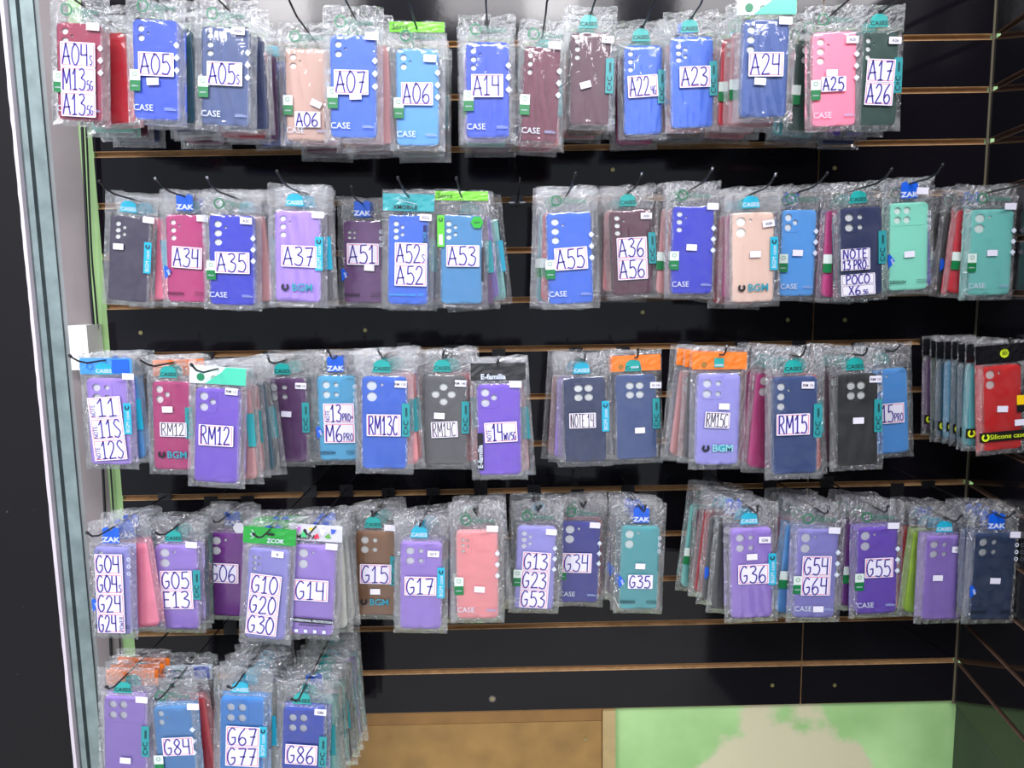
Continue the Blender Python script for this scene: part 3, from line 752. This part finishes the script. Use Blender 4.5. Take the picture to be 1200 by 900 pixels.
bp = nt.nodes.new('ShaderNodeBump'); bp.inputs['Strength'].default_value = .3; bp.inputs['Distance'].default_value = .004; L(ad.outputs[0], bp.inputs['Height']); L(bp.outputs[0], b.inputs['Normal'])
XG = at(108, 400, .02).x - .06
new('plaster_surface', MB().box(XG, XC+.12, .018, .12, 0, 2.6).mesh('plaster_surface', GP), wall)
# brown board and batten under the slatwall
PB = mat('brown_hardboard', (146, 112, 60), .6, noise=.22, nscale=14, bump=.2, bscale=90)
xb0, xb1 = at(330, 870, .012).x, at(705, 870, .012).x
zt = Z0-.1*KBOT+.002
zs = at(560, 846, .012).z
brd = new('brown_board', MB().box(xb0, xb1, .008, .018, .35, zs-.0012).mesh('brown_board', PB), wall)
new('top_rail', MB().box(xb0, xb1, .006, .018, zs+.0008, zt+.01).mesh('top_rail', mat('rail_brown', (132, 96, 48), .6, noise=.15, nscale=20)), wall)
new('batten', MB().box(xb1+.001, at(721, 870, 0).x, -.004, .018, .35, zt).mesh('batten', mat('batten_wood', (172, 150, 104), .6, noise=.12, nscale=25)), wall)
P = at(686, 866, .008)
new('screw', SCR, wall, P)
# left: reveal, galvanised stud, black panel
YS = -.03
def X(px, Y=YS, py=450): return at(px, py, Y).x
xs0, xs1, xs2 = X(51), X(80), X(85)
wl = struct(new('wall_left', None, None, (0, 0, 0)))
GAL = mat('galvanised_steel', (142, 158, 158), .38, metal=.55, noise=.25, nscale=22, bump=.1, bscale=120)
GALD = mat('galvanised_edge', (96, 108, 110), .5, metal=.5, noise=.2, nscale=40)
prof = [(xs0, YS), (xs0+.007, YS), (xs0+.008, YS-.006), (xs0+.019, YS-.006), (xs0+.021, YS+.003), (xs0+.0245, YS+.003), (xs0+.026, YS-.004), (xs1+.001, YS-.004), (xs1+.001, YS+.03)]
vs = [(x, y, z) for z in (0, 2.6) for x, y in prof]; n = len(prof)
fs = [(i, i+1, n+i+1, n+i) for i in range(n-1)]
new('steel_stud', mesh('steel_stud', vs, fs, GAL, GALD, idx=[1, 0, 0, 1, 1, 0, 0, 1]), wl)
new('reveal_strip', MB().box(xs1+.001, xs2, YS+.002, .0, 0, 2.6).mesh('reveal_strip', mat('grey_render', (132, 138, 140), .7, noise=.15, nscale=12)), wl)
xr = at(112, 400, .004).x
vs = [(xs2, YS+.002, 0), (xr, .012, 0), (xr, .012, 2.6), (xs2, YS+.002, 2.6)]
new('reveal', mesh('reveal', vs, [(0, 1, 2, 3)], mat('pinkish_plaster', (146, 138, 140), .75, noise=.12, nscale=8)), wl)
BP = bpy.data.materials.new('black_panel'); BP.use_nodes = True; nt = BP.node_tree; b = nt.nodes['Principled BSDF']
n1 = nt.nodes.new('ShaderNodeTexNoise'); n1.inputs['Scale'].default_value = 75; n1.inputs['Detail'].default_value = 6; n1.inputs['Roughness'].default_value = .7
r1 = nt.nodes.new('ShaderNodeValToRGB'); r1.color_ramp.elements[0].position = .68; r1.color_ramp.elements[1].position = .76
r1.color_ramp.elements[0].color = rgb(17, 15, 18); r1.color_ramp.elements[1].color = rgb(90, 88, 92)
tc = nt.nodes.new('ShaderNodeTexCoord'); nt.links.new(tc.outputs['Object'], n1.inputs[0]); nt.links.new(n1.outputs[0], r1.inputs[0]); nt.links.new(r1.outputs[0], b.inputs['Base Color'])
b.inputs['Roughness'].default_value = .6; b.inputs['Specular IOR Level'].default_value = .25
new('black_panel', MB().box(-1.6, xs0-.004, YS-.012, YS+.02, 0, 2.6).mesh('black_panel', BP), wl)
# chipped white paint line along its edge
R = random.Random(3); vs, fs = [], []
for j in range(131):
    z = j*.02; wj = R.uniform(.0015, .0042)*(1+.6*(z > 1.7))
    vs += [(xs0-.0048-wj*.4, YS-.0125, z), (xs0+.0006, YS-.0125, z), (xs0+.0006, YS+.004, z)]
    if j: a = 3*j; fs += [(a-3, a-2, a+1, a), (a-2, a-1, a+2, a+1)]
new('paint_edge', mesh('paint_edge', vs, fs, mat('chalk_white', (205, 196, 206), .8)), wl)
# green post beside the slats, lies on the plaster
new('green_post', MB().box(X(112, 0, 400), XL-.001, .004, .018, 0, 2.6).mesh('green_post', mat('post_green', (142, 178, 118), .5, noise=.15, nscale=10)), wl)
# floor and ceiling of the stall
struct(new('floor', MB().box(-1.8, 2.2, -4.2, .12, -.05, 0).mesh('floor', mat('pale_tile_floor', (205, 203, 198), .5, noise=.1, nscale=6))))
# switch box
sb = new('switch_box', None, None, at(97, 407, -.045)); sb['label'] = 'white plastic switch box on the left reveal beside the green post'; sb['category'] = 'switch box'
q = .5*24*1.5/900
new('box_body', MB().box(-.019, .017, -.012, .045, -.044, .044).mesh('box_body', mat('white_plastic', (222, 222, 218), .35)), sb)
new('rocker', MB().box(-.008, .006, -.0145, -.012, -.016, .016).mesh('rocker', mat('white_plastic2', (235, 235, 232), .3)), sb)
# cables
def cable(pts, lab, r=.0028):
    P = [at(x, y, yy) for x, y, yy in pts]
    Q = smooth([tuple(p) for p in P]) if False else P
    O = []
    for i in range(len(P)-1):
        a, b_, c, d = P[max(0, i-1)], P[i], P[i+1], P[min(len(P)-1, i+2)]
        for k in range(5):
            t = k/5; O.append(.5*(2*b_+(c-a)*t+(2*a-5*b_+4*c-d)*t*t+(3*b_-a-3*c+d)*t**3))
    O.append(P[-1])
    o = new('cable', MB().tube(O, r).mesh('cable', BLACKP, True)); o['label'] = lab; o['category'] = 'cable'; o['group'] = 'black cables down the left edge'
cable([(95, 120, -.03), (97, 165, -.03), (103, 290, -.03), (107, 350, -.028), (113, 420, -.02), (117, 480, -.015), (123, 600, -.012), (129, 740, -.012), (136, 900, -.012)], 'thick black cable beside the green post behind the left packs')
cable([(99, 120, -.02), (102, 170, -.018), (107, 290, -.018), (112, 350, -.014), (118, 420, -.008), (124, 480, -.006), (133, 600, -.006), (140, 740, -.006), (147, 900, -.006)], 'thinner black cable nearer the slats on the green post', .0018)

# ------------------------------------------------------------ the stacks, row by row (pixels of the photograph)
def S_(x, y, w, h): return (x, y, w, h)
# row 1
stack('berry red phone case with three stickers A04s, M13 5G and A13 5G', (94, 28), (96, 142), 53, 'berry', 'v2', 'O', [((93, 94, 40, 84), ['A04_S', 'M13_5G', 'A13_5G'])], tr=(110, 32, ''), backs='red+14 mint maroon navy', where='A04s')
stack('royal blue phone case with a sticker A05', (183, 24), (185, 141), 53, 'royal', 'v2', 'O', [((184, 76, 41, 27), ['A05'])], price=(180, 96), backs='darkteal+3 navy+6 black maroon', where='A05')
stack('slate blue phone case with a glossy bag and a sticker A05s', (265, 33), (265, 148), 56, 'slate', 'v3', 'O', [((264, 87, 41, 27), ['A05_S'])], tr=(280, 37, 'A05s'), backs='navy+3 red-3 plum royal+24', where='A05s')
stack('tan phone case with a plain white sticker A06', (360, 58), (362, 166), 51, 'tan', 'v2', 'O', [((361, 140.5, 30, 18), ['A06'], 'plain')], price=(371, 122, 25), backs='pink maroon black', where='tan A06')
stack('bright blue phone case with a sticker A07', (414, 42), (415, 162), 54, 'blue', 'v2', 'O', [((412, 97, 40, 28), ['A07'])], price=(417, 113), tr=(436, 43, ''), backs='rose+11 brown maroon', where='A07')
stack('sky blue phone case with a sticker A06 under a green header', (489, 58), (490, 171), 50, 'sky', 'v2', 'O', [((489, 110.5, 37, 26), ['A06'])], tr=(504, 69, ''), backs='brown darkgreen black', where='blue A06', head='lime')
stack('royal blue phone case with a glossy bag and a sticker A14', (571, 50), (572, 162), 51, 'royal', 'v3', 'O', [((571, 101, 37, 26), ['A14'])], backs='lavender-5 mint maroon', where='A14')
stack('maroon phone case without a number sticker between A14 and A22', (636, 56), (631, 167), 43, 'maroon', 'v3', 'O', tr=(650, 54, ''), backs='red-2 red-3', where='plain maroon')
stack('shiny dark mauve phone case with a tilted white price sticker', (692, 39), (690, 147), 47, 'mauve', 'v3', 'C', price=(686, 100, -15), tr=(712, 47, 'A12'), backs='black brown red-2', where='shiny mauve')
stack('blue phone case in a glossy bag with a sticker A22', (753, 54), (753, 158), 45, 'blue', 'v3', 'C', [((753, 101.5, 35, 25), ['A22_4G'], 'pink', 3)], backs='maroon magenta navy', where='A22')
stack('blue phone case with a sticker A23 beside the A22 pack', (810, 44), (811, 150), 50, 'blue', 'v32', 'C', [((814, 90.5, 36, 24), ['A23'])], backs='orange black navy', where='A23')
stack('steel blue phone case with a sticker A24 and white and mint header', (897, 24), (893, 138), 55, 'steel', 'v3b', 'X', [((897, 76, 41, 27.5), ['A24'])], price=(890, 96), backs='rose-4 red-5 rose-5 red-5', where='A24', head='mintwhite', tr=(920, 25, ''), bst='O')
stack('pink phone case with a sticker A25', (977, 38), (976, 148), 52, 'pink', 'v3b', 'O', [((976, 99, 29, 17), ['A25'], 'plain')], tr=(998, 47, 'A25'), price=(974, 86), backs='darkgreen-6 teal-14 navy-8', where='A25')
stack('dark green phone case with two stickers A17 and A26', (1031, 38), (1027, 148), 43, 'darkgreen', 'v3', 'C', [((1030, 97, 33, 52), ['A17', 'A26'], 'pink', -3)], tr=(1048, 48, 'A26'), backs='darkteal violet-5 navy', where='A17')
# row 2
stack('dark plum phone case, leftmost of the second row, with cyan tab', (154, 254), (150.5, 353), 47, 'duskplum', 'v32', 'B', price=(139.6, 289), tr=(175, 258, ''), backs='pink+10 orange-4 black', where='dark plum')
stack('magenta phone case with a sticker A34', (218, 252), (221, 354), 46, 'magenta', 'v3', 'Z', [((220, 302, 35, 25), ['A34'], 'pink', -3)], tr=(238, 256, ''), backs='navy darkteal', where='A34', dy=.012)
stack('ultramarine phone case with a sticker A35', (272, 252.5), (273.5, 357.5), 53, 'ultra', 'v3b', 'O', [((273, 308, 40, 25), ['A35'])], tr=(289, 259, 'A35'), backs='rose+8 darkteal+12 grey', where='A35')
stack('lavender phone case with a sticker A37', (349, 247), (350, 354), 53, 'lavender', 'v3', 'B', [((351, 300.5, 41, 25), ['A37'], 'pink', -1)], tr=(373, 252, ''), backs='grey+4 pink maroon', where='A37', extra=bgm())
stack('plum phone case with a sticker A51', (425, 259), (426, 355), 45, 'plum', 's22', 'Z', [((425.6, 298, 37, 25), ['A51'])], price=(433, 314), backs='grey+5 plum', where='A51')
stack('blue phone case with stickers A52s and A52 and teal header', (479, 252.5), (478, 357), 47, 'blue', 'v32', 'X', [((481.7, 310, 37.5, 50), ['A52_S', 'A52'])], tr=(499, 255, 'A52s'), backs='navy+4 darkteal', where='A52s', head='teal', extra=mobile, bst='B')
stack('teal blue phone case with a sticker A53 and green header', (541, 252.5), (541, 356), 49, 'tealblue', 'v32', 'X', [((542.5, 300, 38.5, 25), ['A53'])], backs='plum+7 violet+10 seafoam+26', where='A53', head='lime', extra=sortex, bst='C')
stack('bright blue phone case with a sticker A55', (666, 249), (669, 356), 53, 'blue', 'v3b', 'O', [((669, 303, 38.5, 26), ['A55'], 'pink', 2)], backs='red-2 teal-8 lavender-11', where='A55')
stack('glossy mauve phone case with stickers A36 and A56', (738, 246), (742, 345), 49, 'mauve', 'v3', 'C', [((740.6, 303, 35, 49), ['A36', 'A56'])], tr=(757, 253, 'A56'), backs='salmon-2 maroon-8 darkgreen-12', where='A36')
stack('ultramarine phone case without number between A56 and the beige case', (812, 242), (809.5, 344.5), 49, 'ultra', 'v3', 'O', price=(810, 290), tr=(835, 242, ''), backs='red-2 rose-6 brown+14', where='plain ultramarine')
stack('beige phone case with a small logo print', (881.5, 249), (881, 354), 50, 'beige', 'v2b', 'B', price=(884.6, 298), tr=(900, 262, 'A58', -6), backs='magenta-4 red-10 grey-14', where='beige', extra=bgm())
stack('sky blue phone case to the right of the beige one', (936, 246), (932, 347), 41, 'sky', 'tri', 'O', price=(934, 296.5), backs='maroon magenta', where='second row sky blue')
stack('navy phone case with two handwritten white stickers, the upper torn', (1007, 243), (1008, 347), 50, 'navy', 'q22', 'C', [((1001.5, 304, 34, 25), ['NOTE', '13 PRO_+'], 'pinkless'), ((1004.6, 333.5, 40, 25), ['POCO', 'X6_ 5G'], 'pinkless', 1)], backs='magenta-10 slate-14 black-16', where='torn sticker navy')
stack('mint phone case with a wide camera ledge', (1064, 237.5), (1062.5, 340), 46, 'mint', 'q4w', 'Z', price=(1064.6, 298), tr=(1080, 224, ''), backs='navy+6 ultra+26', where='mint')
stack('seafoam green phone case, rightmost of the second row', (1162, 245.5), (1156, 346), 51, 'seafoam', 'v2b', 'O', price=(1161.6, 296.5), tr=(1183, 242, ''), backs='red-9 black-15 black-22', where='seafoam')
# row 3
stack('lavender phone case with stickers reading 11, 11S and 12S', (126, 443), (132, 544), 48, 'lavender', 'q22', 'B', [((127, 502, 38, 75), ['NOTE|11|', 'NOTE|11S|', 'NOTE|12S|'], 'pink', 4)], tr=(151, 441, ''), backs='sky+6 grey+4 grey+8', where='11S', head='blue')
stack('magenta phone case with a plain grey sticker RM12', (201, 447), (204, 550), 44, 'magenta', 'tri', 'C', [((204, 503, 31, 17), ['RM12'], 'grey')], price=(197, 479.6), backs='plum:orange maroon:orange grey', where='magenta RM12', extra=bgm(.32), dy=.02)
stack('violet phone case with a big sticker RM12 and mint header', (256, 455), (254, 565), 52, 'violet', 'tri', 'X', [((254, 510, 40, 25), ['RM12'])], tr=(272, 458.5, 'RM 12'), backs='rose+8 rose+11 darkteal+17 black+20', where='violet RM12', head='mintwhite', bst='C')
stack('plum phone case with a white price sticker, third row', (334, 443), (337, 541), 50, 'plum', 'q22', 'C', price=(336, 485), tr=(353, 452, 'RM 12'), backs='darkteal+5 navy+5 black', where='third row plum')
stack('turquoise phone case with stickers reading 13 and M6', (394, 440), (398, 539), 45, 'turquoise', 'q22', 'Z', [((398, 495.5, 36, 47), ['NOTE|13_PRO+|', 'M6_PRO'])], backs='navy+2 plum-3', where='turquoise M6')
stack('blue phone case with a sticker RM13C', (450.5, 441), (451, 549), 53, 'blue', 'v2b', 'C', [((450, 498, 39.5, 26), ['RM13C'])], tr=(470, 450, 'RM 13C'), backs='salmon+5 coral+7 lavender+8', where='RM13C')
stack('grey phone case with round camera ring and sticker RM14C', (521, 440), (521, 544), 51, 'grey', 'ring', 'C', [((521, 503, 31, 19), ['RM14C'], 'grey', 3)], price=(515, 487), tr=(540, 449, 'RM 14C'), backs='coral+7 maroon+11', where='RM14C')
stack('violet phone case with a sticker reading 14 and black header', (584, 450), (586, 556), 51, 'violet', 'tri', 'X', [((587, 506, 38, 24), ['NOTE|14_WI/5G|'], 'pink', 2)], tr=(604, 450, ''), backs='rose+7 darkteal+8', where='black header violet', head='black', extra=efam, bst='C')
stack('dark navy phone case with a black inked sticker reading 14', (684, 442), (686, 541), 50, 'navy', 'c4', 'B', [((682.5, 492.5, 31, 18), ['NOTE 14'], 'grey')], backs='lavender-9 rose-12 black', where='navy 14')
stack('blue phone case with an orange header card and teal tab', (744, 439), (746, 537.5), 48, 'slate', 'c4', 'C', price=(749.6, 504), tr=(768, 451, 'N 14'), backs='navy-3 darkgreen-5', where='orange header', head='orange')
stack('lavender phone case with a grey sticker RM15C and orange header', (842, 437.5), (839, 544), 51, 'periwinkle', 'q22', 'X', [((840, 492, 29, 19), ['RM15C'], 'grey', -3)], price=(848, 476), backs='grey-7:orange rose-18:orange navy-26', where='RM15C', head='orange', extra=bgm(.31, True), bst='C')
stack('slate blue phone case with a sticker RM15', (931, 441), (930, 555), 53, 'slate', 'v3b', 'C', [((928.6, 497, 39, 25.5), ['RM15'])], tr=(946, 451, 'RM 15'), backs='coral+8 magenta-12 magenta-16 orange-24', where='RM15')
stack('black phone case with four camera holes, third row', (1003, 438), (1003, 545), 49, 'black', 'c4', 'C', price=(1005, 492.6), tr=(1025, 444, 'RM 15'), backs='mauve-5 maroon-10 brown-16', where='third row black')
stack('blue phone case with a sticker reading 15', (1040, 432), (1043, 531), 43, 'sky', 'v2b', 'X', [((1044.5, 484, 28, 24), ['15_PRO'])], backs='grey navy', where='blue 15', dy=.03, bst='C')
stack('bright red phone case with black band and black header', (1172, 428), (1173, 526.5), 46, 'hotred', 'v2b', 'X', price=(1173.5, 479, 5), backs='teal darkteal darkteal turquoise darkteal darkgreen plum', where='red silicone', extra=lambda t, w, h: silicone_band(t, w, h, True), bst='K', sp=.024, free=.03, H=.150)
# row 4
stack('periwinkle phone case with stickers G04, G04s, G24 and G24 Power', (132, 640), (135, 742), 42, 'periwinkle', 'v2', 'Z', [((130, 695, 32, 96), ['G04', 'G04_S', 'G24', '|G24|POWER'], 'pink', 1)], backs='pink+16 lavender teal+4 grey+8', where='G04')
stack('lavender phone case with stickers G05 and E13', (207, 638), (209.5, 736), 50, 'lavender', 'v2b', 'C', [((208, 690.5, 37, 47), ['G05', 'E13'], 'pink', 2)], tr=(225, 638, ''), backs='slate teal', where='G05', dy=-.01)
stack('deep purple phone case with a sticker G06', (267, 624), (267, 721), 47, 'purple', 'v2b', 'X', [((263, 671, 34, 24), ['G06'])], backs='purple grey', where='G06', dy=.03, extra=hexheader, bst='C')
stack('periwinkle phone case with stickers G10, G20 and G30', (316, 642), (311, 748), 48, 'periwinkle', 'mini3', 'X', [((309.5, 708, 36, 74), ['G10', 'G20', 'G30'], 'pink', -3)], tr=(326, 649, 'K'), backs='pink:green lavender:green grey:green', where='G10', head='green', bst='Z')
stack('lavender phone case with a sticker G14 and colourful header', (370, 638), (366, 743), 49, 'lavender', 'v2b', 'X', [((365, 691, 40, 26), ['G14'])], tr=(389, 640, ''), backs='cream+5 cream+6 grey+3', where='G14', head='colour', extra=protection, bst='Z')
stack('brown phone case with a sticker G15', (440, 622), (439.5, 720), 46, 'brown', 'q22', 'C', [((440.5, 672, 36.5, 24), ['G15'])], price=(440, 692.6), tr=(457, 618, ''), backs='plum+4 grey+6', where='G15', extra=bgm(.33))
stack('lavender phone case with a sticker G17', (494, 634), (493, 736), 49, 'lavender', 'q22', 'B', [((493, 686, 37, 23), ['G17'])], tr=(508, 648.5, 'G17'), backs='lavender-3 plum+4 navy+6', where='G17')
stack('salmon pink phone case with small camera holes, fourth row', (559, 621), (560, 724), 49, 'salmon', 'mini3', 'O', price=(562, 690), tr=(577, 619, ''), backs='maroon-5 black+3 navy+4', where='salmon')
stack('periwinkle phone case with stickers G13, G23 and G53', (629, 616), (625, 713), 46, 'periwinkle', 'v32', 'O', [((627, 679, 33, 68), ['G13', 'G23', 'G53'], 'pink', -2)], tr=(646, 623, ''), backs='plum+3 darkgreen-6 navy', where='G13')
stack('dark blue phone case with a sticker G34', (681, 611), (677, 705), 46, 'darkblue', 'v2b', 'O', [((676, 659, 34, 24), ['G34'])], tr=(697, 615, ''), backs='red+2 plum+6 maroon+8', where='G34', dy=.02)
stack('teal phone case with a plain sticker G35', (750.6, 616), (747, 713), 45, 'teal', 'v2b', 'Z', [((750, 681, 29, 17), ['G35'], 'plain')], price=(750, 663), backs='darkteal-5 grey-8 plum-7', where='G35')
stack('lavender phone case with a sticker G36', (879.5, 618), (880, 723), 49, 'lavender', 'q22', 'B', [((882.4, 672, 36, 24), ['G36'])], price=(880.5, 652), tr=(895.5, 632, 'G36'), backs='black-8 grey-13 red-23 maroon-28 seafoam-38', where='G36', sp=.03)
stack('periwinkle phone case with stickers G54 and G64', (958, 619.5), (952, 723), 49, 'periwinkle', 'v2b', 'O', [((955.6, 674, 34, 48), ['G54', 'G64'])], price=(958, 713, 0), tr=(977, 621, ''), backs='sky-7 magenta-11 maroon-16 plum-18', where='G54')
stack('violet phone case with a sticker G55', (1027, 617), (1025, 718), 48, 'violet', 'v2b', 'O', [((1029, 664.6, 33, 24), ['G55'])], tr=(1046, 615.5, ''), backs='purple-4 plum-9 brown-16', where='G55')
stack('lavender phone case in front of lime green, fourth row', (1107, 627), (1101, 725), 48, 'lavender', 'q22', 'B', price=(1097.8, 676.7), tr=(1121, 643.5, 'G 2'), backs='lime-8 red-13 lavender-4 navy-9', where='lime backed lavender')
stack('night blue phone case, rightmost of the fourth row', (1165, 624), (1158, 725), 50, 'nightblue', 'q22', 'Z', price=(1165, 680), tr=(1189, 626, ''), backs='slate+2 navy+2 grey+2', where='night blue')
# row 5
stack('lavender phone case with wide camera ledge, leftmost of bottom row', (148, 815), (149, 928), 50, 'lavender', 'q4w', 'C', price=(148, 890), tr=(167, 819, ''), backs='lavender:orange grey:orange violet:orange', where='bottom row lavender', extra=bgm(.28))
stack('sky blue phone case with a sticker G84', (203, 826), (212, 932), 46, 'sky', 'v2', 'O', [((209.6, 873.5, 36, 23), ['G84'], 'pink', 1)], tr=(227, 827, ''), backs='red+8 maroon+10 grey:pale black', where='G84')
stack('azure phone case with stickers G67 and G77', (285, 815), (284, 930), 52, 'azure', 'q4', 'B', [((285, 873.5, 39, 50), ['G67', 'G77'], 'pink', -1)], backs='cream+3 navy+5 grey+6 darkteal+5 grey+8', where='G67')
stack('royal blue phone case with a sticker G86', (357, 828), (354, 938), 49, 'royal', 'q4', 'C', [((353.6, 883, 37, 25), ['G86'], 'pink', -1)], tr=(376, 833.5, 'G86'), backs='seafoam+3 cream+5 seafoam+6 grey+6 cream+8 lavender+8 teal+9 cream+8', where='G86', sp=.028)

# one empty hook and the pair of blank mounting clips
for px, py, py2 in ((606, 236, 210),):
    P = at(px, py, -.002)
    ho = new('wall_hook', None, None, P); ho['label'] = 'empty black hook between the A53 and A55 stacks'; ho['category'] = 'hook'; ho['group'] = 'wire hooks on the slatwall'
    new('arm', MB().tube([(0, 0, 0), (0, -.02, .0), (0, -.12, .0), (.001, -.15, .008), (.002, -.18, .022)], .0017).mesh('arm', BLACKP, True), ho)
    new('mounting_plate', MB().box(-.012, .012, -.003, 0, -.008, .012).mesh('mounting_plate', BLACKP), ho)
    new('clip', MB().box(-.017, -.005, -.004, -.003, -.004, -.001).box(.005, .017, -.004, -.003, -.004, -.001).mesh('clip', STEEL), ho)
print('PACKS', COUNT[0], 'OBJ', len(bpy.data.objects))
